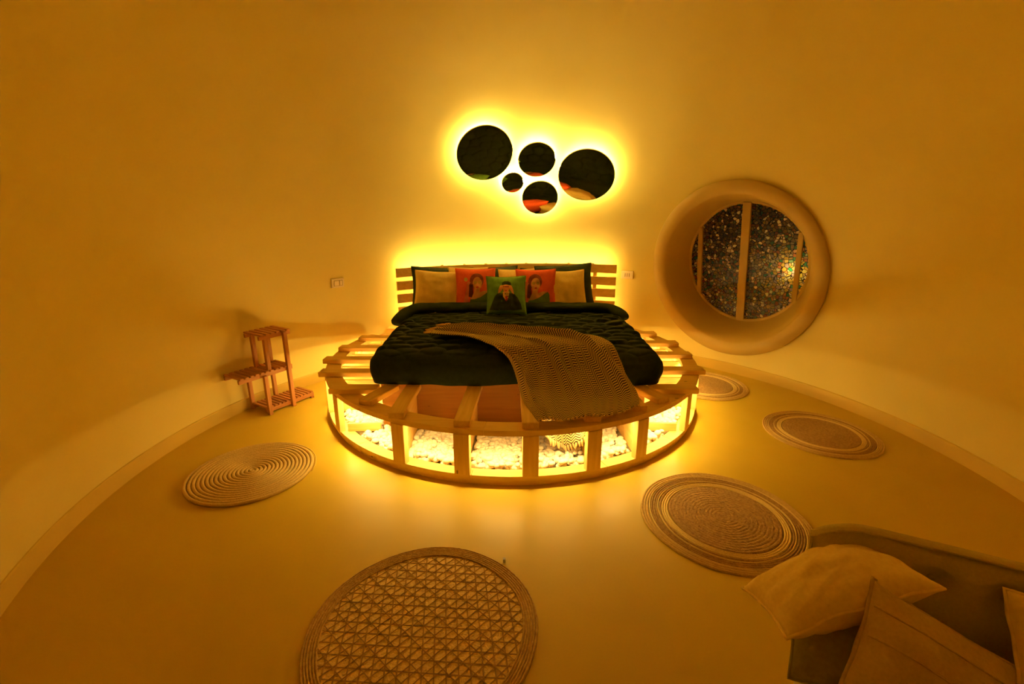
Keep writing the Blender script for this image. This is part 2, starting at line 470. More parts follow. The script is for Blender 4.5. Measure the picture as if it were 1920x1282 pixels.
# ---------------------------------------------------------------- mirrored disc lamps on the wall
def disc_light(p, r, label, tilt=6.0):
    p = Vector(p); n, t1, t2 = wall_frame(*p)
    root = thing('disc_wall_light', label, 'wall light', group='mirrored disc lights above the headboard')
    m = Matrix((t1, t2, -n)).transposed().to_4x4(); m.translation = p; root.matrix_world = m @ Matrix.Rotation(math.radians(tilt), 4, 'X')   # hung with the top a little forward
    so = 0.070
    link('mirror_disc', lathe_data('mirror_disc', [(0, so), (r - 0.004, so), (r, so - 0.004), (r, so - 0.012), (r - 0.004, so - 0.014), (0, so - 0.014)], 96), M['mirror'], root, False)
    link('backplate', lathe_data('backplate', [(0, so - 0.0145), (r * 0.80, so - 0.0145), (r * 0.80, so - 0.030), (0, so - 0.030)], 48), M['bronze'], root)
    link('wall_mount', lathe_data('wall_mount', [(0, so - 0.03), (r * 0.5, so - 0.03), (r * 0.5, -0.03), (0, -0.03)], 32), M['bronze'], root)
    rr = r * 0.80 + 0.010
    link('led_rope', tube_data('led_rope', [(rr * math.cos(2 * pi * i / 64), rr * math.sin(2 * pi * i / 64), so - 0.024) for i in range(64)], 0.006, 6, True), M['led_disc'], root, True)
disc_light((-0.272, 4.798, 2.155), 0.272, 'large round mirrored wall light, highest and leftmost of the cluster', 0.5)
disc_light((0.242, 4.898, 2.113), 0.184, 'medium round mirrored wall light, upper middle between the two large discs')
disc_light((0.289, 5.084, 1.758), 0.186, 'medium round mirrored wall light, lowest of the cluster above the cushions')
disc_light((0.0, 4.996, 1.905), 0.111, 'smallest round mirrored wall light, under the large left disc')
disc_light((0.747, 4.936, 1.967), 0.280, 'large round mirrored wall light at the right end of the cluster')

# ---------------------------------------------------------------- sockets on the wall
def wall_plate(p, label, kind):
    p = Vector(p); h = math.hypot(p.x - CX, p.y - CY); k = prof(p.z) / h
    p = Vector((CX + (p.x - CX) * k, CY + (p.y - CY) * k, p.z))
    n, t1, t2 = wall_frame(*p)
    root = thing('switch_plate' if kind == 's' else 'socket_plate', label, 'switch' if kind == 's' else 'socket')
    m = Matrix((-t1 if t1.x < 0 else t1, t2, -n)).transposed().to_4x4()
    if m.determinant() < 0: m = Matrix((-(-t1 if t1.x < 0 else t1), t2, -n)).transposed().to_4x4()
    m.translation = p; root.matrix_world = m
    box('cover_plate', (0, 0, 0.006), (0.128, 0.088, 0.012), M['plastic'], root, 0.003)
    if kind == 's':
        box('rocker_shadow', (0.003, 0, 0.0125), (0.090, 0.056, 0.001), M['plate_shadow'], root, 0)  # thin dark sheet painting the shadow line around the rockers
        box('rocker', (-0.014, 0, 0.014), (0.046, 0.046, 0.008), M['plastic'], root, 0.002)
        box('rocker', (0.030, 0, 0.014), (0.022, 0.046, 0.008), M['plastic'], root, 0.002)
    else:
        for x in (-0.022, 0.0, 0.022): box('socket_slot', (x, 0, 0.0122), (0.005, 0.04, 0.002), M['slot'], root, 0)
wall_plate((-1.673, 4.441, 0.933), 'cream double light switch on the wall left of the bed', 's')
wall_plate((1.271, 5.132, 0.918), 'cream power socket on the wall right of the headboard', 'p')

# ---------------------------------------------------------------- round slatted bed base
BX, BY, BR = 0.0, 4.03, 1.58
ZR0, ZR1 = 0.335, 0.370          # upper ring
def bedpt(phi, r, z=0.0):
    a = math.radians(phi); return Vector((r * math.sin(a), -r * math.cos(a), z))
FRONT = [(-0.712, 2.61, -0.700, 3.122), (-0.296, 2.498, -0.262, 3.122), (0.109, 2.473, 0.105, 3.122), (0.488, 2.56, 0.465, 3.122), (0.810, 2.715, 0.775, 3.122)]
DIAG = [(-0.965, 2.815, -0.845, 3.105), (1.005, 2.85, 0.885, 3.105)]
LEFT = [(-1.275, 3.055), (-1.484, 3.40), (-1.575, 3.72), (-1.569, 4.065), (-1.496, 4.41), (-1.312, 4.76)]
RIGHT = [(1.30, 3.06), (1.503, 3.45), (1.553, 3.86), (1.56, 4.22), (1.46, 4.57), (1.289, 4.88)]
BXL, BXR, BYF, BYB = -0.94, 0.96, 3.125, 4.66     # box under the mattress
def build_bed():
    bed = thing('round_platform_bed', 'round slatted pine bed platform lit from inside, filled with white pebbles', 'bed base', (BX, BY, 0))
    P = lambda x, y, z: Vector((x - BX, y - BY, z))
    A0, A1 = -113.0, 128.0
    joints = [A0, -82, -41.5, -9, 22, 45, 78, 104, A1]
    for nm, r0, r1, z0, z1 in (('base_ring', 1.48, 1.562, 0.0, 0.045), ('lower_ring', 1.50, 1.58, 0.045, 0.070), ('upper_ring', 1.462, 1.58, ZR0, ZR1)):
        for a, b in zip(joints[:-1], joints[1:]):
            sh = 3 if nm == 'upper_ring' else 0
            link(nm, sector_data(nm, r0, r1, z0, z1, a + (sh if a > A0 else 0) + 0.05, b + (sh if b < A1 else 0) - 0.05), M['pine'], bed)
    # LED tape below the upper ring, canted outwards on its carrier strip
    for nm, mt, dz, dw in (('led_strip', 'led_ring', 0.0, 0.006), ('led_carrier', 'pine', 0.0015, 0.0075)):
        v, f = [], []; n = 160; ca, sa = math.cos(math.radians(18)), math.sin(math.radians(18))
        for i in range(n + 1):
            a = A0 + 2 + (A1 - A0 - 4) * i / n
            rc, zc0 = 1.490 - sa * dz, ZR0 - 0.0075 + ca * dz
            v += [bedpt(a, rc - dw * ca, zc0 - dw * sa), bedpt(a, rc + dw * ca, zc0 + dw * sa)]
        for i in range(n): f.append((2 * i, 2 * i + 2, 2 * i + 3, 2 * i + 1))
        mesh(nm, v, f, M[mt], bed)
    # tape along the two long sides of the box, just over the pebbles
    for xb, o in ((BXL, -1), (BXR, 1)):
        x = xb + o * 0.002
        mesh('led_strip', [P(x, BYF + 0.10, 0.105), P(x, BYB - 0.02, 0.105), P(x, BYB - 0.02, 0.117), P(x, BYF + 0.10, 0.117)], [(0, 1, 2, 3)], M['led_side'], bed)
    TH, W = 0.040, 0.100; zc = ZR1 + TH / 2 + 0.0005
    for x0, y0, x1, y1 in FRONT:
        phi = math.degrees(math.atan2(x0 - BX, BY - y0))
        board('deck_slat', P(x0, y0, zc), P(x1, y1, zc), W, TH, M['pine'], bed, 0.004)
        post_at(bed, phi)
        r = 1.53; q = bedpt(phi, r)
        board('partition', (q.x, q.y, 0.2025), P(x1, BYF - 0.003, 0.2025), 0.022, 0.262, M['pine'], bed, 0.001)
    for x0, y0, x1, y1 in DIAG:
        board('deck_slat', P(x0, y0, zc), P(x1, y1, zc), W, TH, M['pine'], bed, 0.004)
    for lst, xb, s in ((LEFT, BXL, -1), (RIGHT, BXR, 1)):
        for i, (x, y) in enumerate(lst):
            board('deck_slat', P(x, y, zc), P(xb + s * 0.002, y, zc), W, TH, M['pine'], bed, 0.004)
            phi = math.degrees(math.atan2(x - BX, BY - y))
            xr = s * math.sqrt(1.53 ** 2 - (y - BY) ** 2)
            if abs(xr) > abs(x): xr = x * 0.98
            hp = 0.130 if i == 0 else 0.333                     # the first one on each side is only a low board
            board('partition', P(xr, y, (hp + 0.0715) / 2), P(xb + s * 0.003, y, (hp + 0.0715) / 2), 0.022, hp - 0.0715, M['pine'], bed, 0.001)
            post_at(bed, phi)
    # box under the mattress
    zb = 0.2045
    board('box_panel', P(BXL, BYF + 0.012, zb), P(BXR, BYF + 0.012, zb), 0.024, 0.409, M['ply'], bed, 0.001)
    board('box_panel', P(BXL + 0.012, BYF + 0.03, zb), P(BXL + 0.012, BYB, zb), 0.024, 0.409, M['ply'], bed, 0.001)
    board('box_panel', P(BXR - 0.012, BYF + 0.03, zb), P(BXR - 0.012, BYB, zb), 0.024, 0.409, M['ply'], bed, 0.001)
    board('box_panel', P(BXL + 0.03, BYB - 0.012, zb), P(BXR - 0.03, BYB - 0.012, zb), 0.024, 0.409, M['ply'], bed, 0.001)
    box('box_lid', P((BXL + BXR) / 2, (BYF + BYB) / 2, 0.386), (BXR - BXL - 0.08, BYB - BYF - 0.08, 0.04), M['ply'], bed, 0.002)
    return bed
def post_at(bed, phi):
    q = bedpt(phi, BR - 0.014, 0.2025)
    o = link('post', box_data('post', 0.265, 0.096, 0.040, 0.002), M['pine'], bed)   # long axis x becomes vertical
    a = math.radians(phi)
    x = Vector((0, 0, 1)); z = Vector((math.sin(a), -math.cos(a), 0)); y = z.cross(x)
    m = Matrix((x, y, z)).transposed().to_4x4(); m.translation = q; o.matrix_local = m
bed = build_bed()

# ---------------------------------------------------------------- pebbles
def pebble_data(seed):
    bm = bmesh.new(); bmesh.ops.create_icosphere(bm, subdivisions=2, radius=1.0)
    for v in bm.verts:
        k = 1 + 0.22 * noise.noise(v.co * 1.1 + Vector((seed * 3.7, seed, 0)))
        v.co = Vector((v.co.x * k * 1.15, v.co.y * k * 0.92, v.co.z * k * 0.68))
    me = bpy.data.meshes.new('pebble'); bm.to_mesh(me); bm.free()
    me.materials.append(M['pebble']); me.polygons.foreach_set('use_smooth', [True] * len(me.polygons))
    return me
def build_pebbles():
    rnd = random.Random(3); kinds = [pebble_data(s) for s in range(6)]
    segs = []                                             # partitions to keep clear of
    for x0, y0, x1, y1 in FRONT: segs.append((Vector((x0, y0)), Vector((x1, BYF))))
    for lst, xb in ((LEFT, BXL), (RIGHT, BXR)):
        for x, y in lst: segs.append((Vector((x, y)), Vector((xb, y))))
    def clear(p, d):
        for a, b in segs:
            ab = b - a; t = max(0, min(1, (p - a).dot(ab) / ab.length_squared))
            if (p - a - t * ab).length < d: return False
        return True
    spots = []
    for layer, (zz, cnt) in enumerate(((0.058, 3000), (0.080, 1900))):
        for i in range(cnt):
            for _ in range(30):
                r = math.sqrt(rnd.uniform(0.55 ** 2, 1.475 ** 2)); a = rnd.uniform(-108, 124)
                q = bedpt(a, r); x, y = q.x + BX, q.y + BY
                if BXL - 0.03 < x < BXR + 0.03 and y > BYF - 0.03: continue
                if math.hypot(x - CX, y - CY) > R0 - 0.06: continue
                if clear(Vector((x, y)), 0.037): break
            else: continue
            spots.append((x, y, zz + rnd.uniform(-0.010, 0.010), rnd.uniform(0.0150, 0.0250), rnd.uniform(0, 6.28), rnd.uniform(-0.5, 0.5), rnd.randrange(6)))
    # the pebbles that show largest: upper ones in the front bays
    def size_key(s):
        d = math.hypot(s[0], s[1]); phi = math.degrees(math.atan2(s[0] - BX, BY - s[1])); r = math.hypot(s[0] - BX, s[1] - BY)
        near = any(abs(phi - p) < 4.2 for p in (-26.6, -10.9, 4.0, 18.4, 31.6))
        return (0 if (abs(phi) < 48 and s[2] > 0.069 and r > 0.98 and not near) else 10) + d - 30 * s[3] * 0.3
    spots.sort(key=size_key)
    for s in spots[:300]:
        o = bpy.data.objects.new('pebble', kinds[s[6]]); C.objects.link(o)
        o.location = s[:3]; o.scale = (s[3],) * 3; o.rotation_euler = (s[5], 0, s[4])
        tag(o, 'smooth white pebble in the glowing front bays of the round bed', 'pebble', 'white pebbles in the front bays of the bed')
    V, F = [], []
    for s in spots[300:]:
        me = kinds[s[6]]; b = len(V)
        m = Matrix.Translation(s[:3]) @ Matrix.Rotation(s[4], 4, 'Z') @ Matrix.Rotation(s[5], 4, 'X') @ Matrix.Scale(s[3], 4)
        V += [m @ v.co for v in me.vertices]; F += [tuple(b + i for i in p.vertices) for p in me.polygons]
    o = mesh('pebble_bed', V, F, M['pebble'], smooth=True)
    tag(o, 'mass of white pebbles filling the inside of the round bed base', 'pebbles', kind='stuff')
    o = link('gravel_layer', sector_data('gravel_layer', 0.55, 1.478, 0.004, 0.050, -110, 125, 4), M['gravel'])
    o.location = (BX, BY, 0); tag(o, 'layer of fine gravel under the white pebbles, darkened to paint shade in their gaps', 'gravel', kind='stuff')
build_pebbles()

# ---------------------------------------------------------------- headboard
HR = 2.50
def head_pt(x, r, z): return Vector((x, CY + math.sqrt(r * r - (x - CX) ** 2), z))
def build_headboard():
    x0, x1 = -1.165, 1.125
    root = thing('slatted_headboard', 'curved pine headboard of horizontal slats with warm light behind it', 'headboard', (0, 5.1, 0))
    off = Vector((0, 5.1, 0))
    def strip(nm, r0, r1, z0, z1, mat, xa=x0, xb=x1, n=48):
        v, f = [], []
        aa, ab = math.asin((xa - CX) / r0), math.asin((xb - CX) / r0)
        for i in range(n + 1):
            t = aa + (ab - aa) * i / n
            for r, z in ((r0, z0), (r1, z0), (r1, z1), (r0, z1)): v.append(Vector((CX + r * math.sin(t), CY + r * math.cos(t), z)) - off)
        for i in range(n):
            for k in range(4): k2 = (k + 1) % 4; f.append((4 * i + k, 4 * i + 4 + k, 4 * i + 4 + k2, 4 * i + k2))
        f.append((0, 1, 2, 3)); e = 4 * n; f.append((e + 3, e + 2, e + 1, e))
        return mesh(nm, v, f, mat, root)
    for zt in (1.036, 0.904, 0.772, 0.640, 0.508): strip('slat', HR - 0.02, HR, zt - 0.09, zt, M['pine'])
    for x in (-0.95, -0.35, 0.28, 0.915):
        p = head_pt(x, HR + 0.022, 0) - off; q = p.copy(); p.z = 0.0; q.z = 1.0
        board('upright', p, q, 0.045, 0.035, M['pine'], root, 0.002, up=(CX - x, -2.4, 0))
    # tape facing the wall along the back of the top slat, held by small clips
    for z in (1.018, 0.585):
        pts = [head_pt(x0 + 0.05 + (x1 - x0 - 0.10) * i / 50, HR + 0.008, z) - off for i in range(51)]
        link('led_rope', tube_data('led_rope', pts, 0.006, 6), M['led_head'], root, True)
    for px in (791.5, 833, 872, 911, 949.5, 987, 1025, 1067, 1111):
        x = (px - 960) / 871 * 5.08
        p = head_pt(x, HR - 0.004, 1.041) - off
        box('cable_clip', p, (0.030, 0.016, 0.012), M['plastic'], root, 0.003)
build_headboard()

# ---------------------------------------------------------------- mattress and duvet
def rounded_box_grid(x0, x1, y0, y1, z0, z1, rad, nx, ny, nz, fn=None):
    """open-bottomed rounded block as one welded surface; fn(point, normal, kind) moves points"""
    cen = Vector(((x0 + x1) / 2, (y0 + y1) / 2, (z0 + z1) / 2)); hs = Vector(((x1 - x0) / 2, (y1 - y0) / 2, (z1 - z0) / 2))
    verts, faces, key = [], [], {}
    def vid(p):
        k = (round(p.x, 5), round(p.y, 5), round(p.z, 5))
        if k not in key: key[k] = len(verts); verts.append(p.copy())
        return key[k]
    lin = lambda n: [-1 + 2 * i / n for i in range(n + 1)]
    def face_grid(f, a, b):
        A, B = lin(a), lin(b)
        for i in range(a):
            for j in range(b):
                faces.append(tuple(vid(f(*q)) for q in ((A[i], B[j]), (A[i + 1], B[j]), (A[i + 1], B[j + 1]), (A[i], B[j + 1]))))
    face_grid(lambda a, b: Vector((a, b, 1)), nx, ny)
    face_grid(lambda a, b: Vector((a, -1, b)), nx, nz)
    face_grid(lambda a, b: Vector((-a, 1, b)), nx, nz)
    face_grid(lambda a, b: Vector((-1, -a, b)), ny, nz)
    face_grid(lambda a, b: Vector((1, a, b)), ny, nz)
    out = []
    for v in verts:
        p = Vector((v.x * hs.x, v.y * hs.y, v.z * hs.z))
        lim = Vector((hs.x - rad, hs.y - rad, hs.z - rad))
        q = Vector((max(-lim.x, min(lim.x, p.x)), max(-lim.y, min(lim.y, p.y)), max(-hs.z, min(lim.z, p.z))))
        d = p - q
        if v.z < 0.999 and p.z <= lim.z: d.z = 0
        n = d.normalized() if d.length > 1e-6 else Vector((0, 0, 1))
        pt = q + n * rad + cen
        if fn: pt = fn(pt, n)
        out.append(pt)
    return out, faces

def build_mattress():
    v, f = rounded_box_grid(-0.94, 0.95, 3.145, 4.70, 0.411, 0.60, 0.05, 20, 20, 4)
    o = mesh('mattress', v, f, M['mattress'], smooth=True)
    tag(o, 'thick mattress hidden under the dark green duvet', 'mattress')
build_mattress()

rt = random.Random(11)
TUFT = {}
SPX, SPY = 0.165, 0.098
for j in range(-3, 20):
    for i in range(-9, 10):
        TUFT[(i, j)] = (i * SPX + (SPX / 2 if j % 2 else 0) + rt.uniform(-0.045, 0.045), 3.10 + j * SPY + rt.uniform(-0.026, 0.026), rt.uniform(-1, 1), rt.uniform(0.6, 1.3))
def tuft(x, y):
    """pinched patchwork: flat scales with sharp creases between them"""
    j0 = round((y - 3.10) / SPY); i0 = round(x / SPX); d1 = d2 = 9; c = None
    for j in (j0 - 2, j0 - 1, j0, j0 + 1, j0 + 2):
        for i in (i0 - 2, i0 - 1, i0, i0 + 1, i0 + 2):
            t = TUFT.get((i, j))
            if not t: continue
            d = math.hypot((x - t[0]) * 0.62, y - t[1])
            if d < d1: d2 = d1; d1 = d; c = t
            elif d < d2: d2 = d
    if c is None: return 0.0
    crease = 1 - math.exp(-(d2 - d1) / 0.014)
    tilt = (x - c[0]) * c[2] * 0.10 - (y - c[1]) * 0.16
    return (0.021 * c[3] + tilt) * crease
def duvet_top(x, y):
    return 0.643
def build_duvet():
    root = thing('duvet', 'dark green puckered duvet spread over the round bed', 'duvet', (0, 3.85, 0.41))
    off = Vector((0, 3.85, 0.41))
    X0, X1, Y0, Y1 = -1.005, 1.055, 3.085, 4.56
    def fn(p, n):
        q = p.copy()
        top = max(0.0, n.z)
        fade = 1.0
        q += n * (tuft(p.x, p.y) - 0.016) * (0.15 + 0.85 * min(1, top * 1.3)) * (1 if p.y > 3.25 else max(0.25, (p.y - 3.05) / 0.2))
        side = 1 - top
        low = max(0, 1 - (p.z - 0.41) / 0.2)
        w = noise.noise(Vector((p.x * 3.1, p.y * 3.1, p.z * 2.0))) * 0.030 + noise.noise(Vector((p.x * 8, p.y * 8, p.z * 5 + 4))) * 0.010
        q += Vector((n.x, n.y, 0)) * w * side * 1.2
        # belly of the hanging sides and a gather where they meet the deck
        bulge = 0.030 * math.sin(pi * min(1, max(0, (p.z - 0.41) / 0.2)))
        q += Vector((n.x, n.y, 0)) * bulge * side
        q.z += noise.noise(Vector((p.x * 1.7 + 9, p.y * 1.7, 0))) * 0.014 * top
        if p.z < 0.43: q.z = 0.4135 + max(0, noise.noise(Vector((p.x * 4, p.y * 4, 3)))) * 0.010
        if p.y < 3.3: q.z -= 0.045 * ((3.3 - p.y) / 0.22) ** 2 * top          # the foot end slumps
        return q - off
    v, f = rounded_box_grid(X0, X1, Y0, Y1, 0.413, 0.650, 0.085, 220, 180, 14, fn)
    mesh('quilt', v, f, M['duvet'], root, True)
    # thick turned-down edge before the pillows
    pts = [(-1.085, 4.26, 0.560), (-1.06, 4.33, 0.615), (-0.98, 4.42, 0.668), (-0.86, 4.46, 0.686), (-0.5, 4.47, 0.688), (0, 4.475, 0.690), (0.5, 4.47, 0.688), (0.86, 4.46, 0.686), (0.99, 4.41, 0.668), (1.085, 4.30, 0.610)]
    V, F = [], []; P = []
    n = len(pts) - 1; sub = 10
    pv = [Vector(p) for p in pts]
    for i in range(n):
        p0, p1, p2, p3 = pv[max(i - 1, 0)], pv[i], pv[i + 1], pv[min(i + 2, n)]
        for k in range(sub):
            t = k / sub
            P.append(0.5 * ((2 * p1) + (p2 - p0) * t + (2 * p0 - 5 * p1 + 4 * p2 - p3) * t * t + (3 * p1 - p0 - 3 * p2 + p3) * t ** 3))
    P.append(pv[-1]); m = 20
    for i, p in enumerate(P):
        t = (P[min(i + 1, len(P) - 1)] - P[max(i - 1, 0)]).normalized(); side = Vector((0, 0, 1)).cross(t).normalized(); up = t.cross(side)
        e = min(1, (i + 0.6) / 6, (len(P) - 1 - i + 0.6) / 6); e = math.sqrt(e)
        for k in range(m):
            a = 2 * pi * k / m
            w = 1 + 0.16 * noise.noise(Vector((p.x * 6, a * 0.8, p.y * 6))) + 0.10 * noise.noise(Vector((p.x * 15, a * 1.4, 2)))
            V.append(p + (side * math.cos(a) * 0.085 + up * math.sin(a) * 0.046) * e * w - off)
    for i in range(len(P) - 1):
        for k in range(m): k2 = (k + 1) % m; F.append((i * m + k, i * m + k2, (i + 1) * m + k2, (i + 1) * m + k))
    F.append(tuple(range(m))[::-1]); F.append(tuple(range((len(P) - 1) * m, len(P) * m)))
    mesh('turned_edge', V, F, M['duvet'], root, True)
build_duvet()

# ---------------------------------------------------------------- cushions
def cushion_surface(w, h, t, seed, conc=0.07, pw=0.42):
    def f(u, v, s=1):
        x = w / 2 * u * (1 - conc * (1 - v * v)); y = h / 2 * v * (1 - conc * (1 - u * u))
        k = max(0.0, (1 - u * u) * (1 - v * v)) ** pw
        z = s * t / 2 * k * (1 + 0.22 * noise.noise(Vector((u * 1.6 + seed * 7.3, v * 1.6, s * 3.1 + seed))))
        edge = 1 - k
        z += s * 0.012 * k * noise.noise(Vector((u * 4 + seed, v * 4 + 3, seed * 2.0 + s)))
        z += 0.012 * edge * noise.noise(Vector((u * 2.5, v * 2.5, seed * 5.0)))
        return Vector((x, y, z))
    return f
def cushion_mesh(root, nm, fs, mat, n=26):
    V, F = [], []; idx = {}
    lin = [math.sin(-pi / 2 + pi * i / n) * 0.35 + (-1 + 2 * i / n) * 0.65 for i in range(n + 1)]
    for s in (1, -1):
        for i in range(n + 1):
            for j in range(n + 1):
                b = i in (0, n) or j in (0, n)
                if s == -1 and b: idx[(s, i, j)] = idx[(1, i, j)]; continue
                idx[(s, i, j)] = len(V); V.append(fs(lin[i], lin[j], s))
        for i in range(n):
            for j in range(n):
                q = [idx[(s, i, j)], idx[(s, i + 1, j)], idx[(s, i + 1, j + 1)], idx[(s, i, j + 1)]]
                F.append(tuple(q if s == 1 else q[::-1]))
    return mesh(nm, V, F, mat, root, True)
def seam(root, fs, mat, rad=0.004):
    pts = []; n = 20
    for a, b in (((-1, -1), (1, -1)), ((1, -1), (1, 1)), ((1, 1), (-1, 1)), ((-1, 1), (-1, -1))):
        for k in range(n): t = k / n; pts.append(fs(a[0] + (b[0] - a[0]) * t, a[1] + (b[1] - a[1]) * t, 1))
    link('piping', tube_data('piping', pts, rad, 6, True), mat, root, True)
def print_shape(root, nm, fs, poly, mat, lift=0.0012, sub=3):
    bm = bmesh.new()
    vs = [bm.verts.new((u, v, 0)) for u, v in poly]; fc = bm.faces.new(vs)
    bmesh.ops.triangulate(bm, faces=[fc])
    for _ in range(sub):
        es = [e for e in bm.edges if e.calc_length() > 0.11]
        if not es: break
        bmesh.ops.subdivide_edges(bm, edges=es, cuts=1); bmesh.ops.triangulate(bm, faces=list(bm.faces))
    for v in bm.verts:
        u, w = v.co.x, v.co.y; p = fs(u, w, 1)
        nx = fs(min(u + 0.02, 1), w, 1) - fs(max(u - 0.02, -1), w, 1); ny = fs(u, min(w + 0.02, 1), 1) - fs(u, max(w - 0.02, -1), 1)
        v.co = p + nx.cross(ny).normalized() * lift
    me = bpy.data.meshes.new(nm); bm.to_mesh(me); bm.free()
    link(nm, me, mat, root)
def ell(cx, cy, rx, ry, n=18, a0=0, a1=360):
    return [(cx + rx * math.cos(math.radians(a0 + (a1 - a0) * i / n)), cy + ry * math.sin(math.radians(a0 + (a1 - a0) * i / n))) for i in range(n if a1 - a0 == 360 else n + 1)]

def cushion(nm, label, mat, c, size, lean, yaw=0.0, roll=0.0, t=0.14, seed=1, group='pillows along the headboard', pipe=None, conc=0.07):
    """c: centre of the cushion; lean: degrees the top tips away from the viewer"""
    root = thing(nm, label, 'pillow' if nm == 'pillow' else 'cushion', group=group)
    m = Matrix.Translation(c) @ Matrix.Rotation(math.radians(yaw), 4, 'Z') @ Matrix.Rotation(math.radians(90 - lean), 4, 'X') @ Matrix.Rotation(math.radians(roll), 4, 'Z')
    root.matrix_world = m
    fs = cushion_surface(size[0], size[1], t, seed, conc)
    cushion_mesh(root, 'cover', fs, mat)
    seam(root, fs, pipe or mat)
    return root, fs

dk, cr = M['darkpillow'], M['cream']
# back row, against the headboard
cushion('pillow', 'dark green pillow behind the cream and coral cushions, left of centre', dk, (-0.265, 4.985, 0.805), (0.66, 0.44), 14, -4, 2.0, 0.13, 1)
cushion('pillow', 'dark green pillow behind the right coral cushion, right of centre', dk, (0.385, 4.985, 0.79), (0.60, 0.42), 14, 3, -2, 0.13, 2)
cushion('pillow', 'dark green pillow at the left end of the headboard', dk, (-0.715, 4.775, 0.825), (0.64, 0.44), 12, 15, -3, 0.14, 3)
cushion('pillow', 'dark green pillow at the right end of the headboard', dk, (0.545, 4.80, 0.845), (0.60, 0.45), 16, 5, 3, 0.14, 4)
# cream row
cushion('pillow', 'cream pillow half hidden behind the left coral cushion', cr, (-0.46, 4.73, 0.845), (0.42, 0.42), 18, -6, 0, 0.13, 5)
cushion('pillow', 'cream pillow peeping out behind the green portrait cushion', cr, (0.075, 4.79, 0.82), (0.42, 0.42), 18, 2, 2, 0.13, 6)
cushion('pillow', 'wide cream pillow nearest the left end of the bed', cr, (-0.735, 4.60, 0.838), (0.47, 0.39), 22, 6, -3, 0.15, 7)
cushion('pillow', 'square cream pillow nearest the right end of the bed', cr, (0.545, 4.64, 0.825), (0.40, 0.42), 22, 4, 2, 0.15, 8)

def lady(root, fs, dx=0.0):
    D = lambda poly: [(u + dx, v) for u, v in poly]
    print_shape(root, 'printed_dress', fs, D([(-0.34, -0.90), (-0.28, -0.62), (-0.05, -0.60), (0.25, -0.50), (0.50, -0.32), (0.72, -0.18), (0.80, -0.30), (0.82, -0.90)]), M['ink_green'])
    print_shape(root, 'printed_shoulder', fs, D([(-0.30, -0.62), (-0.25, -0.40), (-0.12, -0.30), (0.16, -0.28), (0.40, -0.20), (0.66, -0.16), (0.50, -0.33), (0.24, -0.51), (-0.05, -0.61)]), M['ink_skin'], 0.0018)
    print_shape(root, 'printed_hair', fs, D(ell(0.06, 0.34, 0.36, 0.40) ), M['ink_scarf'], 0.0018)
    print_shape(root, 'printed_hair', fs, D([(-0.30, 0.30), (-0.16, 0.10), (-0.12, -0.30), (-0.22, -0.52), (-0.36, -0.48), (-0.42, -0.20)]), M['ink_hair'], 0.0022)
    print_shape(root, 'printed_neck', fs, D([(-0.06, 0.05), (0.22, 0.02), (0.20, -0.32), (-0.10, -0.34)]), M['ink_skin'], 0.0024)
    print_shape(root, 'printed_face', fs, D(ell(0.09, 0.20, 0.24, 0.34)), M['ink_skin'], 0.0028)
    for x in (-0.02, 0.20): print_shape(root, 'printed_glasses', fs, D(ell(x, 0.25, 0.09, 0.09, 12)), M['ink_glass'], 0.0034, 1)
    print_shape(root, 'printed_lips', fs, D(ell(0.09, -0.01, 0.07, 0.045, 10)), M['ink_lip'], 0.0034, 1)
    print_shape(root, 'printed_arm', fs, D([(-0.66, -0.86), (-0.38, -0.86), (-0.36, -0.30), (-0.34, 0.10), (-0.26, 0.24), (-0.36, 0.34), (-0.46, 0.22), (-0.50, -0.10), (-0.58, -0.50)]), M['ink_pink'], 0.0030)
    print_shape(root, 'printed_flower', fs, D(ell(-0.50, 0.40, 0.10, 0.11, 10)), M['ink_pale'], 0.0034, 1)
r1, f1 = cushion('cushion', 'coral cushion printed with a woman in glasses, left of the green one', M['coral'], (-0.36, 4.585, 0.855), (0.40, 0.41), 20, 4, 0, 0.13, 9)
lady(r1, f1)
r2, f2 = cushion('cushion', 'coral cushion printed with a woman in glasses, right of the green one', M['coral'], (0.235, 4.595, 0.845), (0.40, 0.41), 20, -4, 1, 0.13, 10)
lady(r2, f2, -0.08)
r3, f3 = cushion('cushion', 'green cushion printed with a man in a cap holding binoculars, centre front', M['leaf'], (-0.055, 4.37, 0.825), (0.38, 0.375), 24, 0, 1, 0.13, 12)
print_shape(r3, 'printed_suit', f3, [(-0.86, -0.80), (-0.72, -0.40), (-0.60, -0.10), (-0.42, 0.06), (-0.20, 0.00), (0.20, 0.00), (0.40, 0.02), (0.60, -0.22), (0.76, -0.55), (0.80, -0.80), (0.40, -0.88), (-0.40, -0.88)], M['ink_suit'])
print_shape(r3, 'printed_shirt', f3, [(-0.17, 0.10), (0.17, 0.10), (0.14, -0.18), (0.02, -0.38), (-0.02, -0.38), (-0.16, -0.18)], M['ink_shirt'], 0.0018)
print_shape(r3, 'printed_tie', f3, [(-0.05, -0.14), (0.06, -0.14), (0.09, -0.34), (0.0, -0.42), (-0.08, -0.34)], M['ink_tie'], 0.0024, 1)
print_shape(r3, 'printed_face', f3, ell(0.0, 0.30, 0.17, 0.25), M['ink_skin'], 0.0024)
print_shape(r3, 'printed_cap', f3, [(-0.22, 0.44), (-0.20, 0.60), (-0.08, 0.70), (0.12, 0.70), (0.24, 0.60), (0.26, 0.46), (0.0, 0.50)], M['ink_suit'], 0.0030)
print_shape(r3, 'printed_arm', f3, [(-0.42, 0.02), (-0.30, 0.08), (-0.12, 0.36), (-0.16, 0.46), (-0.30, 0.44), (-0.40, 0.22)], M['ink_skin'], 0.0030)
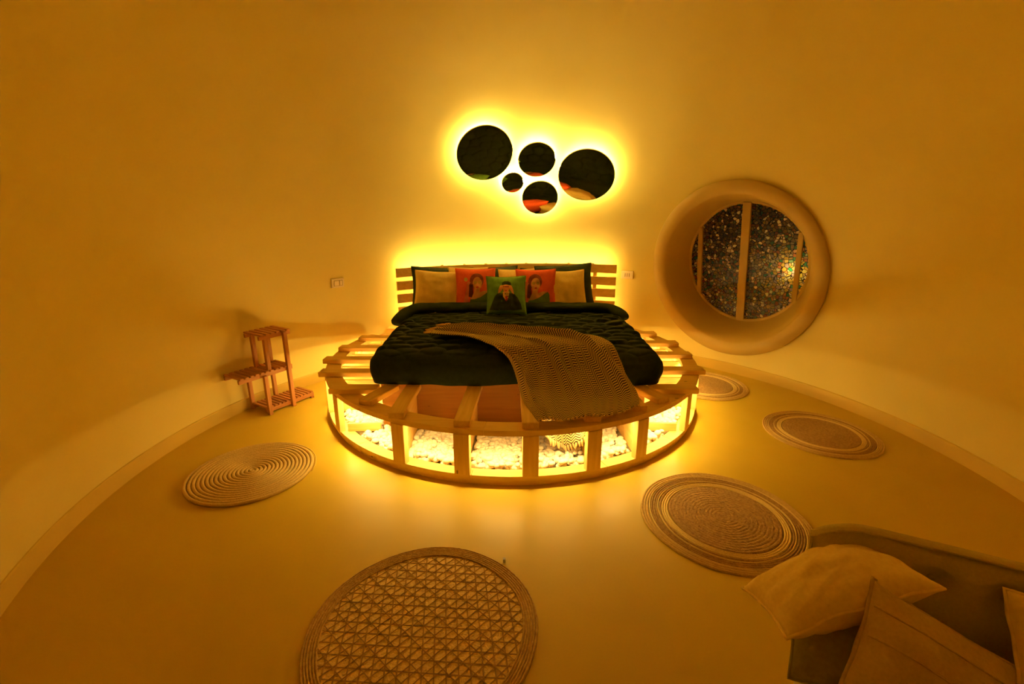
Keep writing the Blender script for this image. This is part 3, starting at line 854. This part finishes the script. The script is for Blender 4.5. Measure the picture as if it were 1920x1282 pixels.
print_shape(r3, 'printed_arm', f3, [(0.42, -0.04), (0.30, 0.04), (0.12, 0.36), (0.16, 0.46), (0.28, 0.44), (0.38, 0.20)], M['ink_skin'], 0.0030)
print_shape(r3, 'printed_binoculars', f3, [(-0.15, 0.33), (0.15, 0.33), (0.15, 0.40), (-0.15, 0.40)], M['ink_scarf'], 0.0036, 1)
print_shape(r3, 'printed_lips', f3, ell(0.0, 0.15, 0.05, 0.03, 8), M['ink_lip'], 0.0036, 1)

# ---------------------------------------------------------------- throw blanket
def catmull(p0, p1, p2, p3, t):
    return 0.5 * ((2 * p1) + (p2 - p0) * t + (2 * p0 - 5 * p1 + 4 * p2 - p3) * t * t + (3 * p1 - p0 - 3 * p2 + p3) * t ** 3)
def spline(pts, m):
    out = []; n = len(pts) - 1
    for k in range(m + 1):
        s = k / m * n; i = min(int(s), n - 1); t = s - i
        out.append(catmull(pts[max(i - 1, 0)], pts[i], pts[i + 1], pts[min(i + 2, n)], t))
    return out
def build_throw():
    root = thing('throw_blanket', 'brown and cream herringbone throw slipping off the foot of the duvet', 'blanket', (0.3, 3.0, 0.41))
    off = Vector((0.3, 3.0, 0.41))
    rows = [   # from the bunched end on the duvet to the end on the deck; each from the near edge to the far edge
        [(-0.62, 3.42, 0.680), (-0.60, 3.47, 0.700), (-0.58, 3.53, 0.690), (-0.54, 3.60, 0.705), (-0.50, 3.69, 0.692)],
        [(-0.36, 3.325, 0.682), (-0.34, 3.40, 0.715), (-0.31, 3.48, 0.695), (-0.28, 3.57, 0.720), (-0.25, 3.65, 0.690)],
        [(-0.14, 3.150, 0.640), (-0.06, 3.235, 0.690), (0.02, 3.33, 0.690), (0.10, 3.40, 0.720), (0.17, 3.45, 0.690)],
        [(-0.02, 3.075, 0.590), (0.12, 3.10, 0.680), (0.25, 3.17, 0.672), (0.40, 3.24, 0.705), (0.58, 3.32, 0.690)],
        [(0.03, 2.985, 0.510), (0.20, 2.98, 0.580), (0.36, 3.00, 0.560), (0.54, 3.03, 0.620), (0.73, 3.10, 0.620)],
        [(0.055, 2.88, 0.450), (0.22, 2.85, 0.500), (0.40, 2.86, 0.475), (0.60, 2.89, 0.525), (0.80, 2.99, 0.510)],
        [(0.085, 2.74, 0.425), (0.24, 2.70, 0.455), (0.42, 2.71, 0.430), (0.62, 2.75, 0.460), (0.83, 2.85, 0.440)],
        [(0.15, 2.495, 0.418), (0.27, 2.490, 0.430), (0.42, 2.545, 0.420), (0.58, 2.565, 0.430), (0.80, 2.70, 0.420)]]
    rows = [[Vector(p) for p in r] for r in rows]
    nu, nv = 72, 96
    def cover(y):                                  # height of the duvet under the cloth
        return 0.44 + 0.255 * math.sin(min(1, max(0, (y - 2.985) / 0.17)) * pi / 2) - 0.040 * max(0, min(1, (3.3 - y) / 0.22)) ** 2
    cols = [spline([r[c] for r in rows], nv) for c in range(5)]
    V, UV, F, lens = [], [], [], []
    for j in range(nv + 1):
        line = spline([cols[c][j] for c in range(5)], nu); t = j / nv
        w = 0.0
        for i, p in enumerate(line):
            s = i / nu
            if i: w += (p - line[i - 1]).length
            amp = 0.55 + 0.75 * math.sin(pi * min(1, t * 1.15)) - 0.25 * t
            c1 = math.cos(2 * pi * (s * 2.5 - 0.45 * t + 0.10)); c2 = math.cos(2 * pi * (s * 5.6 + 0.7 * t))
            fold = amp * (0.050 * (1 - 2 * abs(math.sin(pi * (s * 2.5 - 0.45 * t + 0.10))) ** 0.8) + 0.010 * c2) + 0.012 * noise.noise(Vector((s * 5, t * 7, 1)))
            q = p + Vector((0, -0.25, 1)).normalized() * fold
            if q.y > 3.0: q.z = max(q.z, cover(q.y) + 0.010 + 0.010 * math.sin(s * 9 + t * 4) ** 2)
            q.z = max(q.z, 0.4145)
            V.append(q - off); lens.append(0.0 if j == 0 else lens[(j - 1) * (nu + 1) + i] + (V[-1] - V[(j - 1) * (nu + 1) + i]).length); UV.append((s * 0.80, lens[-1]))
    n1 = nu + 1
    for j in range(nv):
        for i in range(nu): F.append((j * n1 + i, j * n1 + i + 1, (j + 1) * n1 + i + 1, (j + 1) * n1 + i))
    o = mesh('woven_cloth', V, F, M['herringbone'], root, True, UV)
    so = o.modifiers.new('thickness', 'SOLIDIFY'); so.thickness = 0.006; so.offset = 1
    # corner that has slipped down between the deck slats into the lit bay
    V2, UV2, F2 = [], [], []; a, b = 18, 16
    for j in range(b + 1):
        t = j / b
        for i in range(a + 1):
            s = i / a
            x = 0.175 + 0.27 * s + 0.02 * t
            dep = t * (0.10 + 0.17 * (1 - abs(s - 0.55) * 1.5))
            y = 2.70 - 0.03 * math.sin(s * 9) * (0.3 + t) - 0.03 * t
            V2.append(Vector((x, y, 0.405 - dep)) - off); UV2.append((s * 0.3, t * 0.25))
    for j in range(b):
        for i in range(a): F2.append((j * (a + 1) + i, j * (a + 1) + i + 1, (j + 1) * (a + 1) + i + 1, (j + 1) * (a + 1) + i))
    o2 = mesh('hanging_corner', V2, F2, M['herringbone'], root, True, UV2)
    so = o2.modifiers.new('thickness', 'SOLIDIFY'); so.thickness = 0.005
    # knotted fringe at both ends and along the slipped corner
    rf = random.Random(5)
    def tassels(nm, base, dirf, ln):
        V3, F3 = [], []
        for p in base:
            d = dirf(p); L = ln * rf.uniform(0.7, 1.15); side = Vector((rf.uniform(-0.25, 0.25), rf.uniform(-0.25, 0.25), 0))
            pts = [p + (d + side * k / 4) * (L * k / 4) + Vector((0, 0, 0.002)) for k in range(5)]
            me = tube_data('t', pts, [0.006, 0.009, 0.007, 0.006, 0.004], 6); q = len(V3)
            V3 += [v.co.copy() for v in me.vertices]; F3 += [tuple(q + i for i in f.vertices) for f in me.polygons]
            bpy.data.meshes.remove(me)
        tag(mesh(nm, V3, F3, M['fringe'], root, True), kind='stuff')
    tassels('fringe', [V[i] for i in range(0, n1, 5)], lambda p: Vector((-0.95, -0.25, -0.05)), 0.065)
    tassels('fringe', [V[nv * n1 + i] for i in range(2, n1, 3)], lambda p: Vector((0.05, -0.55, 0.02)), 0.022)
    tassels('fringe', [V2[b * (a + 1) + i] for i in range(0, a + 1)], lambda p: Vector((0.1, -0.1, -1)), 0.045)
build_throw()

# ---------------------------------------------------------------- stepped plant stand
def build_stand():
    root = thing('plant_stand', 'reddish wooden stepped plant stand with slatted shelves against the wall', 'plant stand', (-1.985, 3.475, 0))
    u, v = Vector((0.504, 0.864, 0)), Vector((-0.864, 0.504, 0))
    P = lambda a, b, z: u * a + v * b + Vector((0, 0, z))
    T = M['teak']; D = 0.205
    def shelf(a0, a1, z, nslat, ov=0.012):
        for b in (0.010, D - 0.010):
            board('shelf_rail', P(a0, b, z - 0.030), P(a1, b, z - 0.030), 0.020, 0.032, T, root, 0.002)
        pitch = (a1 - a0) / nslat
        for i in range(nslat):
            a = a0 + pitch * (i + 0.5)
            board('slat', P(a, -ov, z - 0.007), P(a, D + ov, z - 0.007), pitch * 0.66, 0.014, T, root, 0.002)
    shelf(0.0, 0.44, 0.062, 13, 0.0)
    shelf(-0.185, 0.27, 0.365, 11)
    shelf(0.02, 0.29, 0.665, 6)
    leg = lambda a, b, z0, z1: board('leg', P(a, b, z0), P(a, b, z1), 0.030, 0.030, T, root, 0.002, up=tuple(u))
    for b in (0.0, D):
        s = -0.016 if b == 0 else 0.016
        leg(0.015, b + s, 0.0, 0.335); leg(0.225, b + s, 0.0, 0.648); leg(0.075, b - s * 1.2, 0.350, 0.648)
        box('foot', P(0.42, b - s * 0.5, 0.008), (0.03, 0.03, 0.016), T, root, 0.002, math.atan2(u.y, u.x))
build_stand()

# ---------------------------------------------------------------- rugs
def ringed_rug(c, R, label, seed):
    root = thing('round_rug', label, 'rug', (c[0], c[1], 0), group='round jute rugs with cream rings')
    rd = random.Random(seed)
    def ringpart(nm, f0, f1, mat, nr, scal=0.0, hh=0.007):
        """ridged flat band of braid between two radii"""
        pr = []
        for i in range(nr):
            a, b = f0 + (f1 - f0) * i / nr, f0 + (f1 - f0) * (i + 1) / nr
            for k in range(5): q = k / 5; pr.append((a + (b - a) * q, 0.004 + 0.007 - hh + hh * math.sin(pi * q) ** 0.6))
        pr.append((f1, 0.004)); pr.append((f1, 0.0005)); pr.append((f0, 0.0005))
        n = 128; m = len(pr); V, F = [], []
        ph = rd.uniform(0, 6)
        for i in range(n):
            t = 2 * pi * i / n
            wob = 1 + 0.006 * math.sin(3 * t + ph) + 0.004 * math.sin(7 * t + ph)
            for f, z in pr:
                r = R * f * wob * (1 + scal * math.sin(64 * t) * (f > 0.97))
                V.append((r * math.cos(t), r * math.sin(t), z))
        for i in range(n):
            j = (i + 1) % n
            for k in range(m):
                k2 = (k + 1) % m; F.append((i * m + k, j * m + k, j * m + k2, i * m + k2))
        mesh(nm, V, F, mat, root, True)
    ph_ = None
    ringpart('jute_centre', 0.0, 0.652, M['jute'], 15, 0.0, 0.0028)
    ringpart('cream_band', 0.655, 0.738, M['cotton'], 3)
    ringpart('jute_band', 0.741, 0.772, M['jute'], 1)
    ringpart('cream_braid', 0.774, 0.794, M['cotton'], 1)
    ringpart('jute_band', 0.796, 0.880, M['jute'], 3)
    ringpart('cream_braid', 0.882, 0.902, M['cotton'], 1)
    ringpart('jute_border', 0.904, 1.0, M['jutelight'], 3, 0.008)
ringed_rug((1.144, 2.160), 0.434, 'large jute rug with cream rings beside the sofa', 1)
ringed_rug((2.300, 3.153), 0.385, 'jute rug with cream rings by the right wall below the window', 2)
ringed_rug((1.830, 4.150), 0.385, 'jute rug with cream rings partly hidden behind the right of the bed', 3)

def spiral_rug(c, R):
    root = thing('coiled_rope_rug', 'pale rope rug coiled in a spiral on the floor left of the bed', 'rug', (c[0], c[1], 0))
    turns = 16.0; pitch = R / (turns + 0.5); pts = []; n = int(turns * 64)
    for i in range(n + 1):
        t = turns * i / n; a = 2 * pi * t
        r = 0.004 + pitch * t
        pts.append((r * math.cos(-a), r * math.sin(-a), pitch * 0.46 + 0.0006))
    link('rope_coil', tube_data('rope_coil', pts, [pitch * 0.47 * min(1, 0.15 + (n - i) / 40) for i in range(n + 1)], 8), M['rope'], root, True)
    link('backing', lathe_data('backing', [(0, 0.006), (R - pitch, 0.006), (R - pitch, 0.0005), (0, 0.0005)], 64), M['jute'], root)
spiral_rug((-1.645, 2.612), 0.382)

def lattice_rug(c, R):
    root = thing('lattice_rug', 'large round jute rug with an open triangular lattice, nearest the camera', 'rug', (c[0], c[1], 0))
    link('backing', lathe_data('backing', [(0, 0.006), (R * 0.9, 0.006), (R * 0.9, 0.0005), (0, 0.0005)], 96), M['lattice_ground'], root)
    pr = []
    f0, f1, nr = 0.865, 1.0, 6
    for i in range(nr):
        a, b = f0 + (f1 - f0) * i / nr, f0 + (f1 - f0) * (i + 1) / nr
        for k in range(4): q = k / 4; pr.append((R * (a + (b - a) * q), 0.006 + 0.007 * math.sin(pi * q) ** 0.6))
    pr += [(R * f1, 0.005), (R * f1, 0.0005), (R * f0, 0.0005)]
    me = lathe_data('braided_border', pr, 128, True)
    for v in me.vertices:
        a = math.atan2(v.co.y, v.co.x); k = 1 + 0.010 * math.sin(2 * a + 1) + 0.006 * math.sin(5 * a); v.co.x *= k; v.co.y *= k
    link('braided_border', me, M['jutemid'], root, True)
    RI = R * 0.875
    unit = box_data('strand', 1.0, 1.0, 0.0018, 0.0); unit.materials.append(M['strand'])
    def family(deg, pitch, w, z):
        d = Vector((math.cos(math.radians(deg)), math.sin(math.radians(deg)), 0)); nrm = Vector((-d.y, d.x, 0))
        k = int(RI / pitch)
        for i in range(-k, k + 1):
            h = math.sqrt(max(RI * RI - (i * pitch) ** 2, 0))
            if h < 0.03: continue
            o = bpy.data.objects.new('strand', unit); C.objects.link(o); o.parent = root
            m = Matrix((d * 2 * h, nrm * w, Vector((0, 0, 1)))).transposed().to_4x4(); m.translation = nrm * (i * pitch) + Vector((0, 0, z)); o.matrix_local = m
    family(-4, 0.0480, 0.0040, 0.0066)
    family(98, 0.0440, 0.0052, 0.0073)
    family(47, 0.0330, 0.0030, 0.0080)
    family(-42, 0.0660, 0.0030, 0.0086)
    box('sewn_tag', (0.315, 0.355, 0.014), (0.012, 0.016, 0.018), M['mattress'], root, 0.001)
lattice_rug((-0.352, 1.473), 0.4527)

# ---------------------------------------------------------------- sofa in the near right corner
S_ANG = math.radians(-27)
S_O = Vector((0.850, 1.115, 0))
def build_sofa():
    root = thing('small_sofa', 'small sage upholstered sofa with a button-tufted back in the near right corner', 'sofa', S_O, S_ANG)
    L, D = 0.86, 0.50                                       # local x along the back, local -y towards the front
    F = M['sofa']
    # backrest with rounded top and buttons, leaning a little
    nx, nz = 60, 30; H = 0.76; zb = 0.30; V, Fc = [], []
    btn = [(0.125 + 0.145 * k, 0.672) for k in range(5)]
    def top(x):
        e = min(x, L - x); return H - 0.055 * max(0, 1 - e / 0.14) ** 2
    for side in (0, 1):
        for j in range(nz + 1):
            t = j / nz
            for i in range(nx + 1):
                x = L * i / nx; z = zb + (top(x) - zb) * t
                th = 0.040 * (1 - max(0, (t - 0.8) / 0.2) ** 2 * 0.75)
                ex = min(x, L - x); th *= min(1, 0.35 + ex / 0.06)
                y = -th if side == 0 else th
                if side == 0:
                    for bx, bz in btn: y += 0.045 * math.exp(-((x - bx) ** 2 + (z - bz) ** 2) / 0.0016)
                    y -= 0.01 * math.sin(pi * x / L)
                V.append((x, y - 0.06 + 0.10 * t, z))
    n1 = nx + 1; o2 = n1 * (nz + 1)
    for s in (0, 1):
        for j in range(nz):
            for i in range(nx):
                a = s * o2 + j * n1 + i; q = (a, a + 1, a + 1 + n1, a + n1); Fc.append(q if s == 0 else q[::-1])
    for i in range(nx): Fc.append((nz * n1 + i, nz * n1 + i + 1, o2 + nz * n1 + i + 1, o2 + nz * n1 + i)); Fc.append((i + 1, i, o2 + i, o2 + i + 1))
    for j in range(nz): Fc.append((j * n1, (j + 1) * n1, o2 + (j + 1) * n1, o2 + j * n1)); Fc.append(((j + 1) * n1 + nx, j * n1 + nx, o2 + j * n1 + nx, o2 + (j + 1) * n1 + nx))
    back = mesh('backrest', V, Fc, F, root, True)
    for bx, bz in btn:
        t = (bz - zb) / (H - zb)
        b = link('button', lathe_data('button', [(0, 0.006), (0.008, 0.004), (0.011, 0.0), (0, -0.002)], 16), F, back, True)
        b.matrix_local = Matrix.Translation((bx, -0.040 + 0.045 - 0.01 * math.sin(pi * bx / L) - 0.06 + 0.10 * t - 0.002, bz)) @ Matrix.Rotation(pi / 2, 4, 'X')
    pts = [(L * i / 50, -0.058 * 0.25 + 0.04 - 0.012, top(L * i / 50) + 0.001) for i in range(51)]
    link('piping', tube_data('piping', [(0.002, 0.04 - 0.1 * (1 - k / 6) - 0.02, zb + (top(0) - zb) * k / 6) for k in range(6)] + pts, 0.005, 6), F, root, True)
    # seat base and cushion
    v, f = rounded_box_grid(0.0, L, -D, -0.075, 0.10, 0.30, 0.03, 16, 12, 4); mesh('seat_base', v, f, F, root, True)
    def wob(p, n): return p + n * 0.012 * noise.noise(p * 4.0)
    for k in (0, 1):
        v, f = rounded_box_grid(0.006 + k * L / 2, (k + 1) * L / 2 - 0.006, -D - 0.01, -0.09, 0.302, 0.43, 0.04, 24, 24, 6, wob); mesh('seat_cushion', v, f, F, root, True)
    for x in (0.06, L - 0.06):
        for y in (-0.12, -D + 0.06): board('leg', (x, y, 0), (x, y, 0.105), 0.04, 0.04, M['teak'], root, 0.003)
build_sofa()
# cushions piled on the sofa
def sofa_cushion(label, mat, c, ex, ey, size, t, seed, conc=0.07):
    root = thing('cushion', label, 'cushion', group='cushions heaped on the sofa')
    ex = Vector(ex).normalized(); ey = Vector(ey); ey = (ey - ex * ey.dot(ex)).normalized(); ez = ex.cross(ey)
    m = Matrix((ex, ey, ez)).transposed().to_4x4(); m.translation = c; root.matrix_world = m
    fs = cushion_surface(size[0], size[1], t, seed, conc, 0.5)
    cushion_mesh(root, 'cover', fs, mat, 30); seam(root, fs, mat, 0.0045)
    return root, fs
sofa_cushion('plump cream cushion overhanging the left end of the sofa', M['cream'], (0.850, 1.010, 0.640), (0.33, 0.02, 0.12), (0.02, 0.95, -0.28), (0.39, 0.24), 0.16, 21)
sofa_cushion('small olive cushion wedged under the cream one on the sofa', M['olive'], (0.870, 0.935, 0.515), (0.89, -0.45, 0.05), (0.22, 0.55, 0.55), (0.27, 0.22), 0.09, 22)
rs, fss = sofa_cushion('large sand linen cushion lying at the front of the sofa heap', M['sand'], (0.930, 0.790, 0.560), (0.24, -0.11, -0.12), (0.137, 0.11, 0.13), (0.33, 0.33), 0.16, 23)
sofa_cushion('cream cushion leaning at the right of the sofa back', M['cream'], (1.285, 0.760, 0.620), (0.89, -0.45, 0), (0.25, 0.5, 0.65), (0.32, 0.28), 0.13, 24)
sofa_cushion('olive cushion lying flat on the sofa seat at the picture edge', M['olive'], (1.14, 0.715, 0.520), (0.89, -0.45, 0.05), (0.45, 0.89, 0.12), (0.34, 0.32), 0.12, 25)
for vv in (0.62, 0.20):
    link('stitched_seam', tube_data('stitched_seam', [fss(-0.97 + 1.94 * k / 30, vv, 1) for k in range(31)], 0.0035, 6), M['sand'], rs, True)
